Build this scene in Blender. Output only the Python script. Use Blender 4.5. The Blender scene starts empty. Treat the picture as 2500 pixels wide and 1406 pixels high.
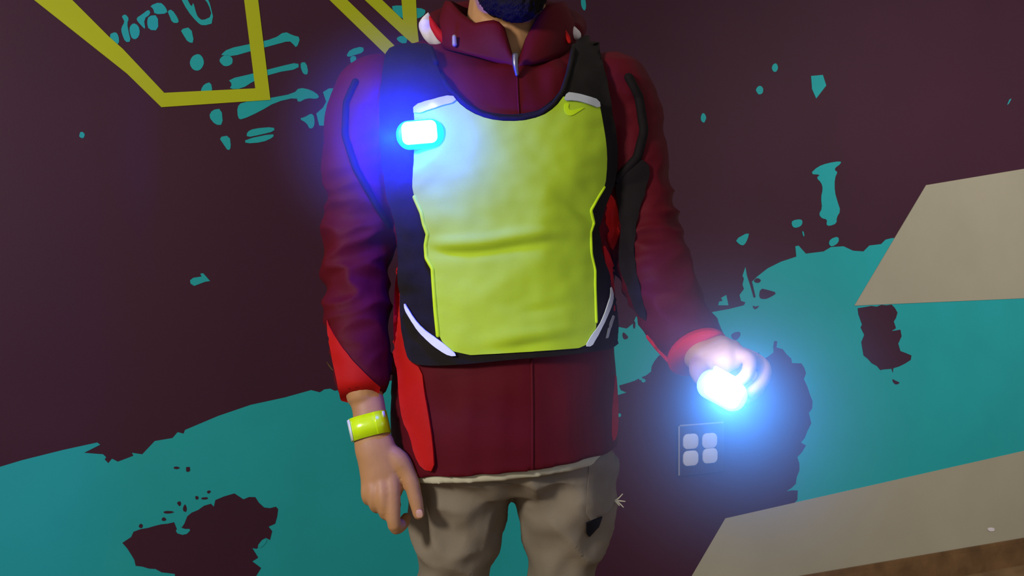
import bpy, bmesh, math, random
from mathutils import Vector, noise
from mathutils.bvhtree import BVHTree
from mathutils.geometry import delaunay_2d_cdt

random.seed(4)
scene = bpy.context.scene
COL = scene.collection

# ------------------------------------------------------------------ camera, world, lights, exposure
F, CX, CY, CAMZ = 2100.0, 1250.0, 703.0, 1.12          # focal length and centre in photograph pixels, camera height
cam = bpy.data.cameras.new('camera')
cam.sensor_width = 36.0
cam.lens = 36.0 * F / 2500.0
cam.clip_start = 0.05
cam_o = bpy.data.objects.new('camera', cam)
cam_o.location = (0, 0, CAMZ)
cam_o.rotation_euler = (math.pi / 2, 0, 0)
COL.objects.link(cam_o)
scene.camera = cam_o

world = bpy.data.worlds.new('world')
scene.world = world
world.use_nodes = True
world.node_tree.nodes['Background'].inputs['Color'].default_value = (1.0, 0.95, 0.90, 1)
world.node_tree.nodes['Background'].inputs['Strength'].default_value = 0.28


def light(name, kind, loc, energy, color, target=None, **kw):
    l = bpy.data.lights.new(name, kind)
    l.energy = energy
    l.color = color
    for k, v in kw.items():
        setattr(l, k, v)
    o = bpy.data.objects.new(name, l)
    o.location = loc
    if target is not None:
        o.rotation_euler = (Vector(target) - Vector(loc)).to_track_quat('-Z', 'Y').to_euler()
    COL.objects.link(o)
    return o


light('room_lamp', 'AREA', (-1.6, -0.5, 1.95), 44, (1.0, 0.95, 0.86), (0.1, 1.6, 1.0), shape='DISK', size=0.42)
light('wall_fill_spot', 'SPOT', (2.5, 0.7, 2.7), 210, (1.0, 0.97, 0.94), (2.15, 3.3, 0.75), spot_size=math.radians(88), spot_blend=1.0, shadow_soft_size=0.12)  # added spot, no known lamp, brightens the right part of the wall

vs = scene.view_settings
scene.display_settings.display_device = 'sRGB'
vs.view_transform = 'Standard'
vs.look = 'None'
vs.exposure = 0.0
vs.gamma = 1.0
vs.use_curve_mapping = False
scene.cycles.max_bounces = 6
scene.cycles.volume_bounces = 0

# ------------------------------------------------------------------ helpers


def P(px, py, y=1.4):
    """World point seen at photograph pixel (px, py) at distance y."""
    return Vector(((px - CX) / F * y, y, CAMZ - (py - CY) / F * y))


def material(name, color, rough=0.75, spec=0.3, bump=None, vary=0.0, vscale=6.0, sheen=0.0, emit=None, estr=0.0,
             coat=0.0, metal=0.0):
    m = bpy.data.materials.new(name)
    m.use_nodes = True
    nt = m.node_tree
    b = nt.nodes['Principled BSDF']
    b.inputs['Base Color'].default_value = (*color, 1)
    b.inputs['Roughness'].default_value = rough
    b.inputs['Specular IOR Level'].default_value = spec
    b.inputs['Sheen Weight'].default_value = sheen
    b.inputs['Coat Weight'].default_value = coat
    b.inputs['Coat Roughness'].default_value = 0.12
    b.inputs['Metallic'].default_value = metal
    if emit:
        b.inputs['Emission Color'].default_value = (*emit, 1)
        b.inputs['Emission Strength'].default_value = estr
    tc = nt.nodes.new('ShaderNodeTexCoord')
    if vary:
        n = nt.nodes.new('ShaderNodeTexNoise')
        n.inputs['Scale'].default_value = vscale
        n.inputs['Detail'].default_value = 4
        r = nt.nodes.new('ShaderNodeValToRGB')
        r.color_ramp.elements[0].position = 0.3
        r.color_ramp.elements[1].position = 0.7
        r.color_ramp.elements[0].color = (*[c * (1 - vary) for c in color], 1)
        r.color_ramp.elements[1].color = (*[min(1, c * (1 + vary)) for c in color], 1)
        nt.links.new(tc.outputs['Object'], n.inputs['Vector'])
        nt.links.new(n.outputs['Fac'], r.inputs['Fac'])
        nt.links.new(r.outputs['Color'], b.inputs['Base Color'])
    if bump:
        sc, st, dist = bump
        n2 = nt.nodes.new('ShaderNodeTexNoise')
        n2.inputs['Scale'].default_value = sc
        n2.inputs['Detail'].default_value = 3
        bp = nt.nodes.new('ShaderNodeBump')
        bp.inputs['Strength'].default_value = st
        bp.inputs['Distance'].default_value = dist
        nt.links.new(tc.outputs['Object'], n2.inputs['Vector'])
        nt.links.new(n2.outputs['Fac'], bp.inputs['Height'])
        nt.links.new(bp.outputs['Normal'], b.inputs['Normal'])
    return m


M = {
    'plum': material('plum_paint', (0.052, 0.0115, 0.029), 0.6, 0.25, (220, 0.15, 0.001), 0.06, 3),
    'teal': material('teal_paint', (0.016, 0.385, 0.41), 0.6, 0.25, (220, 0.12, 0.001), 0.04, 5),
    'yellow_paint': material('yellow_paint', (0.46, 0.50, 0.008), 0.6, 0.25, (220, 0.12, 0.001), 0.04, 5),
    'beige': material('beige_paint', (0.40, 0.365, 0.27), 0.6, 0.25, (220, 0.12, 0.001), 0.04, 4),
    'wood': material('brown_wood', (0.16, 0.085, 0.035), 0.5, 0.3, (60, 0.2, 0.002), 0.25, 14),
    'floor': material('floor_wood', (0.22, 0.13, 0.06), 0.45, 0.4, (30, 0.2, 0.002), 0.25, 8),
    'maroon': material('maroon_nylon', (0.092, 0.0034, 0.0095), 0.65, 0.12, (300, 0.12, 0.001), 0.10, 12),
    'red': material('red_nylon', (0.46, 0.008, 0.007), 0.65, 0.12, (300, 0.12, 0.001), 0.08, 12),
    'jblack': material('black_nylon', (0.010, 0.007, 0.008), 0.75, 0.1, (300, 0.12, 0.001)),
    'vblack': material('black_knit', (0.016, 0.0135, 0.013), 0.9, 0.08, (900, 0.35, 0.001), 0.15, 30),
    'hivis': material('fluorescent_knit', (0.46, 0.66, 0.030), 0.8, 0.2, (1100, 0.25, 0.0008), 0.03, 20),
    'hivis_edge': material('fluorescent_edge', (0.62, 0.90, 0.012), 0.7, 0.2),
    'reflective': material('reflective_tape', (0.80, 0.86, 0.93), 0.3, 0.6),
    'grey_tape': material('grey_reflective_tape', (0.50, 0.53, 0.58), 0.35, 0.6),
    'white_cloth': material('white_cloth', (0.74, 0.68, 0.70), 0.7, 0.2, (40, 0.4, 0.003), 0.12, 60),
    'cream': material('cream_cotton', (0.55, 0.52, 0.38), 0.85, 0.15, (300, 0.2, 0.001), 0.1, 30),
    'khaki': material('khaki_twill', (0.225, 0.185, 0.135), 0.9, 0.15, (500, 0.3, 0.001), 0.14, 9),
    'dark': material('dark_lining', (0.008, 0.007, 0.008), 0.9, 0.1),
    'skin': material('skin', (0.46, 0.235, 0.105), 0.5, 0.35, (180, 0.12, 0.001), 0.08, 25),
    'nail': material('nail', (0.58, 0.33, 0.24), 0.3, 0.5),
    'lip': material('lip', (0.36, 0.12, 0.09), 0.45, 0.4),
    'hair': material('dark_hair', (0.010, 0.008, 0.006), 0.8, 0.1, (350, 0.9, 0.004), 0.3, 80),
    'eye': material('eye_white', (0.75, 0.73, 0.70), 0.2, 0.5),
    'iris': material('iris', (0.05, 0.025, 0.012), 0.15, 0.6),
    'metal': material('zip_metal', (0.22, 0.21, 0.22), 0.35, 0.5, metal=0.9),
    'band': material('fluorescent_vinyl', (0.66, 1.0, 0.0), 0.28, 0.6, (70, 0.25, 0.002), 0.05, 60, coat=0.5),
    'shoe': material('shoe_leather', (0.05, 0.04, 0.035), 0.6, 0.3, (200, 0.2, 0.001)),
    'sole': material('shoe_sole', (0.4, 0.38, 0.35), 0.8, 0.2),
    'switch_glass': material('dark_glass_plate', (0.05, 0.016, 0.03), 0.25, 0.4, coat=0.2),
    'switch_edge': material('switch_edge', (0.30, 0.25, 0.20), 0.4, 0.5),
    'button': material('switch_button', (0.62, 0.60, 0.62), 0.4, 0.4),
    'clip_shell': material('glowing_silicone_shell', (0.02, 0.5, 0.9), 0.4, 0.4, emit=(0.0, 0.85, 1.0), estr=1.4),
    'clip_lens': material('lit_blue_led_lens', (0.8, 0.9, 1.0), 0.3, 0.4, emit=(0.16, 0.42, 1.0), estr=10.0),
    'torch_shell': material('pale_silicone_shell', (0.6, 0.8, 0.95), 0.4, 0.4, emit=(0.25, 0.7, 1.0), estr=1.1),
    'torch_lens': material('lit_white_led_lens', (0.9, 0.95, 1.0), 0.3, 0.4, emit=(0.62, 0.8, 1.0), estr=3.0),
    'clip_blue': material('blue_rubber', (0.02, 0.25, 0.6), 0.5, 0.4),
    'rubber': material('black_rubber', (0.02, 0.02, 0.03), 0.6, 0.3),
}


def finish(o, mat=None, parent=None, smooth=True):
    COL.objects.link(o)
    if mat is not None:
        o.data.materials.clear()
        o.data.materials.append(M[mat] if isinstance(mat, str) else mat)
    if smooth and o.type == 'MESH':
        for p in o.data.polygons:
            p.use_smooth = True
    if parent is not None:
        o.parent = parent
    return o


def mesh_obj(name, verts, faces, mat, parent=None, smooth=True):
    me = bpy.data.meshes.new(name)
    me.from_pydata([tuple(v) for v in verts], [], faces)
    me.validate()
    bm = bmesh.new()
    bm.from_mesh(me)
    bmesh.ops.recalc_face_normals(bm, faces=bm.faces)
    bm.to_mesh(me)
    bm.free()
    return finish(bpy.data.objects.new(name, me), mat, parent, smooth)


def empty(name, loc, label=None, cat=None, group=None):
    o = bpy.data.objects.new(name, None)
    o.location = loc
    o.empty_display_size = 0.05
    COL.objects.link(o)
    if label:
        o['label'] = label
    if cat:
        o['category'] = cat
    if group:
        o['group'] = group
    return o


class MB:
    """Collects closed pieces of one mesh."""

    def __init__(self):
        self.v, self.f = [], []

    def add(self, verts, faces):
        k = len(self.v)
        self.v += [Vector(p) for p in verts]
        self.f += [[i + k for i in fc] for fc in faces]

    def rings(self, rings):
        n = len(rings[0])
        verts = [p for r in rings for p in r]
        faces = []
        for i in range(len(rings) - 1):
            for j in range(n):
                a, b = i * n + j, i * n + (j + 1) % n
                faces.append([a, b, b + n, a + n])
        faces.append(list(range(n))[::-1])
        k = (len(rings) - 1) * n
        faces.append([k + j for j in range(n)])
        self.add(verts, faces)

    def tube(self, pts, rad, side=(1, 0, 0), n=16, steps=5, round_ends=True):
        """pts: Vectors; rad: number or (r_side, r_other) per point; a smooth tapering limb."""
        rad = [(r, r) if not isinstance(r, (tuple, list)) else r for r in rad]
        P2, R2 = [], []
        L = len(pts)
        for i in range(L - 1):
            p0, p1, p2, p3 = pts[max(i - 1, 0)], pts[i], pts[i + 1], pts[min(i + 2, L - 1)]
            for s in range(steps):
                t = s / steps
                P2.append(0.5 * ((2 * p1) + (p2 - p0) * t + (2 * p0 - 5 * p1 + 4 * p2 - p3) * t * t
                                 + (3 * p1 - p0 - 3 * p2 + p3) * t ** 3))
                e = t * t * (3 - 2 * t)
                R2.append(tuple(rad[i][k] * (1 - e) + rad[i + 1][k] * e for k in (0, 1)))
        P2.append(pts[-1].copy())
        R2.append(rad[-1])
        side = Vector(side)
        rings = []

        def ring(c, d, ra, rb):
            u = side - d * side.dot(d)
            if u.length < 1e-4:
                u = Vector((0, 1, 0)) - d * d.y
            u.normalize()
            w = d.cross(u)
            return [c + u * (math.cos(2 * math.pi * k / n) * ra) + w * (math.sin(2 * math.pi * k / n) * rb) for k in range(n)]

        N = len(P2)
        dirs = []
        for i in range(N):
            d = P2[min(i + 1, N - 1)] - P2[max(i - 1, 0)]
            dirs.append(d.normalized())
        if round_ends:
            for a in (80, 55, 28):
                s, c = math.sin(math.radians(a)), math.cos(math.radians(a))
                rr = min(R2[0])
                rings.append(ring(P2[0] - dirs[0] * rr * s, dirs[0], R2[0][0] * c, R2[0][1] * c))
        for i in range(N):
            rings.append(ring(P2[i], dirs[i], *R2[i]))
        if round_ends:
            for a in (28, 55, 80):
                s, c = math.sin(math.radians(a)), math.cos(math.radians(a))
                rr = min(R2[-1])
                rings.append(ring(P2[-1] + dirs[-1] * rr * s, dirs[-1], R2[-1][0] * c, R2[-1][1] * c))
        self.rings(rings)

    def ellipsoid(self, c, r, n=20, m=12, rot=None):
        rings = []
        c = Vector(c)
        for i in range(1, m):
            a = math.pi * i / m
            ring = []
            for k in range(n):
                b = 2 * math.pi * k / n
                p = Vector((r[0] * math.sin(a) * math.cos(b), r[1] * math.sin(a) * math.sin(b), r[2] * math.cos(a)))
                if rot is not None:
                    p.rotate(rot)
                ring.append(c + p)
            rings.append(ring)
        self.rings(rings)

    def rounded_box(self, half, r, xf=None, n=5):
        """Box with rounded corners in its own x-z face (a lozenge of depth 2*half[1]), edges eased."""
        hx, hy, hz = half
        def outline(ins):
            pts = []
            for q, (sx, sz) in enumerate(((1, 1), (-1, 1), (-1, -1), (1, -1))):
                for k in range(n + 1):
                    a = math.pi / 2 * (q + k / n)
                    pts.append((sx * (hx - r) + (r - ins) * math.cos(a), sz * (hz - r) + (r - ins) * math.sin(a)))
            return pts
        e = min(hy * 0.5, r * 0.5)
        rings = []
        for y, ins in ((-hy, e), (-hy + e * 0.4, e * 0.3), (-hy + e, 0), (hy - e, 0), (hy, e)):
            rings.append([Vector((x, y, z)) for x, z in outline(ins)])
        if xf is not None:
            rings = [[xf(p) for p in rg] for rg in rings]
        self.rings(rings)

    def build(self, name, mat, parent=None, voxel=None, smooth=0, wrinkle=None):
        me = bpy.data.meshes.new(name)
        me.from_pydata([tuple(v) for v in self.v], [], self.f)
        bm = bmesh.new()
        bm.from_mesh(me)
        bmesh.ops.recalc_face_normals(bm, faces=bm.faces)
        bm.to_mesh(me)
        bm.free()
        if voxel:
            t = bpy.data.objects.new('work', me)
            COL.objects.link(t)
            rm = t.modifiers.new('r', 'REMESH')
            rm.mode = 'VOXEL'
            rm.voxel_size = voxel
            if smooth:
                sm = t.modifiers.new('s', 'SMOOTH')
                sm.factor = 0.5
                sm.iterations = smooth
            dg = bpy.context.evaluated_depsgraph_get()
            me2 = bpy.data.meshes.new_from_object(t.evaluated_get(dg))
            bpy.data.objects.remove(t)
            me = me2
            me.name = name
        if wrinkle:
            nr = [v.normal.copy() for v in me.vertices]
            for v, nn in zip(me.vertices, nr):
                v.co = v.co + nn * wrinkle(v.co)
        return finish(bpy.data.objects.new(name, me), mat, parent, True)


def bvh_of(o):
    me = o.data
    return BVHTree.FromPolygons([v.co.copy() for v in me.vertices], [list(p.vertices) for p in me.polygons])


CAM = Vector((0, 0, CAMZ))


def cast(bvh, px, py, guess=1.33):
    d = P(px, py, 1.0) - CAM
    d.normalize()
    hit, nrm, _, _ = bvh.ray_cast(CAM, d)
    if hit is None:
        hit, nrm, _, _ = bvh.find_nearest(P(px, py, guess))
        q = P(px, py, hit.y)
        hit = hit.lerp(q, 0.7)
    return hit, nrm


def chaikin(poly, it=1, closed=True):
    for _ in range(it):
        out = []
        n = len(poly)
        for i in range(n if closed else n - 1):
            a, b = poly[i], poly[(i + 1) % n]
            out.append((a[0] * .75 + b[0] * .25, a[1] * .75 + b[1] * .25))
            out.append((a[0] * .25 + b[0] * .75, a[1] * .25 + b[1] * .75))
        poly = out
    return poly


def densify(poly, step):
    out = []
    n = len(poly)
    for i in range(n):
        a, b = Vector(poly[i]), Vector(poly[(i + 1) % n])
        k = max(1, int((b - a).length / step))
        for s in range(k):
            out.append(a.lerp(b, s / k))
    return out


def inside(poly, p):
    c = False
    n = len(poly)
    j = n - 1
    for i in range(n):
        xi, yi = poly[i][0], poly[i][1]
        xj, yj = poly[j][0], poly[j][1]
        if (yi > p[1]) != (yj > p[1]) and p[0] < (xj - xi) * (p[1] - yi) / (yj - yi) + xi:
            c = not c
        j = i
    return c


def sheet(name, poly, mapper, thick, mat, parent, step=12, smooth=True, interior=True, soften=0):
    """A cut piece of cloth, tape or vinyl: the outline is filled with a triangle net, laid on a surface by
    mapper(px, py) -> (point, normal) and given a thickness."""
    b = densify(poly, step)
    pts = list(b)
    if interior:
        xs, ys = [p.x for p in b], [p.y for p in b]
        y = min(ys) + step * 0.5
        row = 0
        while y < max(ys):
            x = min(xs) + step * (0.5 if row % 2 else 1.0)
            while x < max(xs):
                q = Vector((x, y))
                if inside(b, q) and min((q - e).length for e in b) > step * 0.5:
                    pts.append(q)
                x += step
            y += step * 0.87
            row += 1
    nb = len(b)
    edges = [(i, (i + 1) % nb) for i in range(nb)]
    v2, _, fs, *_ = delaunay_2d_cdt(pts, edges, [], 1, 1e-4)
    fs = [f for f in fs if inside(b, sum((v2[i] for i in f), Vector((0, 0))) / len(f))]
    top, bot = [], []
    mapped = [mapper(p.x, p.y) for p in v2]
    co = [m[0] for m in mapped]
    if soften:
        nbr = [set() for _ in co]
        for f in fs:
            for i in range(len(f)):
                nbr[f[i]].add(f[i - 1])
                nbr[f[i - 1]].add(f[i])
        for _ in range(soften):
            new = []
            for i, c in enumerate(co):
                if nbr[i]:
                    ym = sum(co[j].y for j in nbr[i]) / len(nbr[i])
                    yy = c.y * 0.5 + ym * 0.5
                    new.append(CAM + (c - CAM) * (yy / c.y))
                else:
                    new.append(c)
            co = new
    for c, (_, nr) in zip(co, mapped):
        top.append(c)
        bot.append(c - nr * thick)
    n = len(co)
    faces = [list(f) for f in fs] + [[i + n for i in f][::-1] for f in fs]
    cnt = {}
    for f in fs:
        for i in range(len(f)):
            e = (f[i - 1], f[i])
            cnt[tuple(sorted(e))] = cnt.get(tuple(sorted(e)), []) + [e]
    for k, es in cnt.items():
        if len(es) == 1:
            a, c = es[0]
            faces.append([c, a, a + n, c + n])
    o = mesh_obj(name, top + bot, faces, mat, parent, smooth)
    if smooth:
        o.data.set_sharp_from_angle(angle=math.radians(52))
    return o


def on(bvh, off, extra=None, guess=1.33, front=True):
    def f(px, py):
        h, nr = cast(bvh, px, py, guess)
        if nr.y > 0:
            nr = -nr
        nr = (nr + Vector((0, -0.6, 0))).normalized()
        o = off + (extra(px, py) if extra else 0)
        return h + nr * o, nr
    return f


# ------------------------------------------------------------------ the setting: painted wall, baseboard, floor
WS, WC = -0.17, 0.391                                   # the wall stands at X*WS + Y*WC = 1
TDIR = Vector((0.391, 0.17, 0)).normalized()
NRM = Vector((0.17, -0.391, 0)).normalized()            # towards the camera
W0 = Vector((0, 1 / WC, 0))


def wall_pt(px, py, off=0.0):
    u = (px - CX) / F
    y = 1.0 / (WC + WS * u)
    return P(px, py, y) + NRM * off


def slab(name, t0, t1, z0, z1, d0, d1, mat, kind=True):
    vs_, fs_ = [], []
    for t in (t0, t1):
        for d in (d0, d1):
            for z in (z0, z1):
                q = W0 + TDIR * t + NRM * d
                vs_.append((q.x, q.y, z))
    fs_ = [[0, 1, 3, 2], [4, 6, 7, 5], [0, 4, 5, 1], [2, 3, 7, 6], [0, 2, 6, 4], [1, 5, 7, 3]]
    o = mesh_obj(name, vs_, fs_, mat, None, False)
    if kind:
        o['kind'] = 'structure'
    return o


wall = slab('wall_back', -3.2, 4.2, 0, 2.9, -0.1, 0.0, 'plum')
base = slab('baseboard_back', -3.2, 4.2, 0, 0.105, 0.0005, 0.016, 'wood')
cap = slab('baseboard_cap', -3.2, 4.2, 0.105, 0.12, 0.0005, 0.011, 'wood', False)
cap.parent = base
shoe_mould = slab('shoe_moulding', -3.2, 4.2, 0.0, 0.018, 0.016, 0.030, 'floor', False)
shoe_mould.parent = base
floor = mesh_obj('floor', [(-4, -1.5, -0.05), (5, -1.5, -0.05), (5, 5, -0.05), (-4, 5, -0.05),
                           (-4, -1.5, 0), (5, -1.5, 0), (5, 5, 0), (-4, 5, 0)],
                 [[0, 3, 2, 1], [4, 5, 6, 7], [0, 1, 5, 4], [1, 2, 6, 5], [2, 3, 7, 6], [3, 0, 4, 7]], 'floor', None, False)
floor['kind'] = 'structure'


def paint(name, poly, layer, mat, soft=1, label=None):
    if soft:
        poly = chaikin(poly, soft)
    off = 0.0008 * layer
    o = sheet(name, poly, lambda px, py: (wall_pt(px, py, off), NRM), 0.0008 * layer - 0.0002, mat, wall, 400, False, False)
    if label:
        o['label'] = label
    return o


def cr(pts, ox=0, oy=0, s=0.36):
    return [(ox + x * s, oy + y * s) for x, y in pts]


def blob(cx, cy, rx, ry, n=12, rough=0.12, seed=0):
    rnd = random.Random(seed)
    return [(cx + rx * math.cos(2 * math.pi * k / n) * (1 + rnd.uniform(-rough, rough)),
             cy + ry * math.sin(2 * math.pi * k / n) * (1 + rnd.uniform(-rough, rough))) for k in range(n)]


def jag(poly, amp, step, seed, lo=None, hi=None):
    """Roughens an outline the way a torn paint edge is rough."""
    rnd = random.Random(seed)
    out = []
    n = len(poly)
    for i in range(n):
        a, b = Vector(poly[i]), Vector(poly[(i + 1) % n])
        d = b - a
        k = max(1, int(d.length / step))
        nrm = Vector((-d.y, d.x)).normalized() if d.length > 0 else Vector((0, 0))
        for s in range(k):
            q = a + d * (s / k)
            out.append(tuple(q + nrm * (rnd.uniform(-amp, amp) if s else 0)))
    return out


# big teal splash that runs along the lower wall
left_top = [(-1800, 1540)] + cr([(0, 665), (150, 620), (430, 550), (660, 500), (680, 515), (570, 570), (700, 580), (720, 600), (710, 615),
               (735, 640), (760, 610), (800, 630), (880, 600), (905, 590), (895, 570), (965, 580), (1050, 490), (1170, 470),
               (1205, 430), (1245, 440), (1255, 415), (1480, 320), (1700, 245), (1930, 195), (2110, 145), (2170, 160),
               (2200, 140), (2240, 135), (2270, 150), (2320, 140)], 0, 900)
mid = [(900, 940), (1100, 900), (1300, 850), (1505, 797), (1530, 802), (1545, 790), (1553, 772), (1560, 778), (1572, 800),
       (1620, 800), (1690, 780)]
right_top = cr([(390, 865), (500, 845), (600, 820), (610, 800), (580, 790), (570, 750), (600, 710), (590, 680), (600, 640),
                (590, 620), (610, 560), (620, 620), (640, 680), (665, 770), (680, 765), (655, 660), (690, 625), (760, 570),
                (850, 525), (955, 490), (948, 420), (970, 415), (1020, 470), (1140, 455), (1190, 425), (1275, 420), (1340, 450),
                (1410, 455), (1450, 415), (1530, 405), (1560, 375), (1600, 365), (2600, 330), (4300, 120)], 1600, 450)
paint('teal_splash', left_top + mid + right_top + [(3148, 1240), (2500, 1365), (1900, 1480), (1250, 1600), (600, 1725), (-1800, 2180)],
      1, 'teal', 0, 'large torn-edged teal paint splash across the lower wall')
# plum blots left open in the teal
paint('plum_blot', jag(cr([(830, 1180), (890, 1140), (905, 1105), (1050, 1065), (1180, 1040), (1200, 1090), (1230, 1080), (1250, 1050),
                           (1270, 1000), (1300, 975), (1430, 915), (1450, 935), (1460, 890), (1520, 865), (1590, 845), (1650, 885),
                           (1730, 870), (1790, 940), (1830, 945), (1870, 935), (1885, 950), (1865, 1050), (1820, 1070), (1845, 1100),
                           (1830, 1160), (1800, 1145), (1740, 1220), (1710, 1215), (1750, 1280), (1710, 1305), (1770, 1350),
                           (1735, 1406), (1650, 1560), (1300, 1600), (1195, 1500), (1185, 1390), (920, 1335), (890, 1260)], 0, 900), 3, 14, 3),
      2, 'plum', 0)
paint('plum_blot', jag([(1440, 960), (1506, 965), (1529, 958), (1515, 952), (1511, 941), (1535, 934), (1563, 922), (1589, 907), (1597, 882),
                        (1608, 868), (1640, 860), (1740, 830), (1800, 850), (1839, 868), (1852, 860), (1860, 878), (1888, 860), (1890, 832),
                        (1897, 833), (1895, 848), (1910, 852), (1931, 875), (1933, 886), (1956, 887), (1967, 911), (1962, 925), (1971, 945),
                        (1983, 979), (1982, 997), (1974, 1008), (1980, 1033), (1971, 1051), (1964, 1069), (1955, 1080), (1967, 1087),
                        (1946, 1116), (1951, 1148), (1942, 1181), (1919, 1199), (1947, 1197), (1946, 1220), (1940, 1226), (1900, 1330),
                        (1700, 1480), (1330, 1580), (1300, 1400), (1400, 1200)], 2.5, 13, 5), 2, 'plum', 0)
paint('plum_blot', jag(cr([(1370, 840), (1430, 830), (1600, 815), (1640, 870), (1630, 905), (1615, 930), (1630, 975), (1600, 995), (1660, 985),
                           (1668, 1030), (1645, 1080), (1660, 1130), (1700, 1145), (1735, 1160), (1730, 1190), (1650, 1235), (1600, 1250),
                           (1540, 1255), (1525, 1260), (1410, 1160), (1395, 1070), (1415, 1020), (1390, 970), (1400, 950), (1375, 880)],
                          1600, 450), 2, 12, 8), 2, 'plum', 0)
paint('plum_fleck', cr([(700, 770), (710, 705), (760, 715), (825, 735), (780, 765), (740, 780)], 1600, 450), 2, 'plum')
paint('plum_fleck', cr([(510, 1020), (540, 1000), (575, 1000), (575, 1030), (545, 1060), (520, 1045)], 1600, 450), 2, 'plum')
paint('plum_fleck', cr([(665, 650), (690, 632), (718, 650), (700, 670), (672, 665)], 1600, 450), 2, 'plum')
paint('plum_fleck', cr([(655, 820), (680, 830), (705, 820), (690, 840), (670, 850)], 1600, 450), 2, 'plum')
paint('plum_fleck', cr([(1605, 1318), (1625, 1330), (1660, 1345), (1630, 1360), (1608, 1340)], 1600, 450), 2, 'plum')
paint('plum_fleck', cr([(1600, 1250), (1612, 1248), (1608, 1278)], 1600, 450), 2, 'plum', 0)
for k, (x, y, rx, ry) in enumerate([(1197, 672, 20, 9), (1275, 680, 17, 20), (1415, 835, 12, 11), (1335, 875, 13, 14), (1390, 878, 24, 9),
                                    (1215, 912, 12, 16), (1140, 972, 36, 9), (1110, 1020, 20, 13), (1255, 948, 14, 26), (955, 1065, 14, 16)]):
    paint('plum_fleck', cr(blob(x, y, rx, ry, 8, 0.3, k), 0, 900), 2, 'plum')
for pts, o in (([(2140, 1000), (2160, 1015), (2180, 1040), (2150, 1055), (2135, 1030)], 1), ([(2210, 925), (2225, 930), (2222, 980), (2208, 975)], 1)):
    paint('plum_fleck', cr(pts, 750, 450), 2, 'plum')
paint('teal_fleck', cr([(1185, 1110), (1215, 1060), (1240, 1085), (1300, 1085), (1255, 1130)], 0, 900), 3, 'teal')
paint('teal_fleck', cr([(1740, 1205), (1790, 1145), (1815, 1165), (1770, 1215)], 0, 900), 3, 'teal')
for k, (x, y, r) in enumerate([(1570, 929, 5), (1511, 1013, 5), (1563, 924, 4)]):
    paint('teal_fleck', blob(x, y, r, r, 8, 0.2, k), 3, 'teal')

# teal marks above the splash
paint('teal_fleck', cr([(425, 820), (432, 795), (455, 790), (445, 770), (480, 750), (495, 820)], 1600, 450), 1, 'teal', 0)
paint('teal_splat', cr([(1048, 1180), (1100, 1130), (1170, 1105), (1258, 1092), (1255, 1112), (1215, 1140), (1220, 1160), (1235, 1165),
                        (1215, 1210), (1215, 1300), (1235, 1370), (1255, 1430), (1228, 1475), (1228, 1515), (1180, 1533), (1158, 1525),
                        (1165, 1488), (1125, 1480), (1108, 1450), (1130, 1415), (1122, 1340), (1135, 1280), (1125, 1240), (1090, 1205),
                        (1120, 1185)], 1600, 0), 1, 'teal')
for pts in ([(925, 245), (985, 235), (998, 255), (985, 285), (940, 298), (922, 275)], [(993, 318), (1003, 318), (1010, 355), (1000, 350)],
            [(538, 375), (635, 322), (625, 370), (600, 415), (570, 410)], [(1185, 370), (1240, 352), (1242, 395), (1195, 425), (1172, 405)]):
    paint('teal_fleck', cr(pts, 1600, 450), 2, 'teal')
for k, (x, y, rx, ry) in enumerate([(810, 460, 20, 30), (707, 612, 25, 29), (325, 800, 18, 32)]):
    paint('teal_dot', cr(blob(x, y, rx, ry, 10, 0.1, k), 1600, 0), 1, 'teal')
paint('teal_fleck', cr([(1055, 515), (1135, 508), (1158, 580), (1090, 668), (1062, 605)], 1600, 0), 1, 'teal', 0)
paint('teal_fleck', cr([(2385, 712), (2400, 675), (2414, 668), (2397, 702)], 1600, 0), 1, 'teal', 0)
paint('teal_fleck', cr([(1855, -10), (1885, -10), (1892, 50), (1880, 78), (1858, 45)], 750, 0), 1, 'teal')
paint('teal_fleck', cr([(560, 45), (620, 35), (700, 50), (800, 60), (800, 95), (760, 125), (700, 130), (640, 130)], 750, 0), 1, 'teal')
paint('teal_fleck', cr([(600, 260), (640, 240), (680, 260), (670, 300), (630, 290)], 750, 0), 1, 'teal')
paint('teal_fleck', [(465, 692), (464, 684), (472, 678), (492, 675), (489, 668), (496, 667), (513, 686), (500, 688), (474, 698)], 1, 'teal', 0)
paint('teal_dot', cr(blob(556, 915, 20, 24, 9, 0.2, 9)), 1, 'teal')
letters = [
    [(738, 235), (785, 215), (805, 245), (808, 298), (770, 300)],
    [(825, 110), (850, 96), (875, 125), (862, 160), (872, 215), (888, 282), (850, 287), (825, 225), (822, 190), (845, 150), (835, 128)],
    [(905, 155), (940, 175), (950, 225), (930, 265), (895, 265), (878, 215), (880, 180)],
    [(926, 122), (960, 100), (1010, 62), (1022, 95), (975, 130), (987, 202), (962, 178), (930, 142)],
    [(1008, 108), (1070, 102), (1074, 207), (1008, 203), (996, 150)],
    [(1015, 40), (1085, 13), (1125, 50), (1138, 92), (1048, 98), (1040, 60)],
    [(1135, 75), (1165, 63), (1208, 125), (1212, 157), (1168, 155), (1148, 105)],
    [(1222, -20), (1262, -20), (1300, 52), (1310, 12), (1330, 90), (1345, 120), (1375, 140), (1438, 110), (1415, 30), (1375, -20), (1412, -20),
     (1455, 155), (1375, 177), (1335, 150), (1270, 72)],
    [(1222, 200), (1295, 183), (1317, 292), (1275, 287), (1245, 240)],
]
for L in letters:
    paint('teal_letter', cr(L), 1, 'teal', 1)
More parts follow.
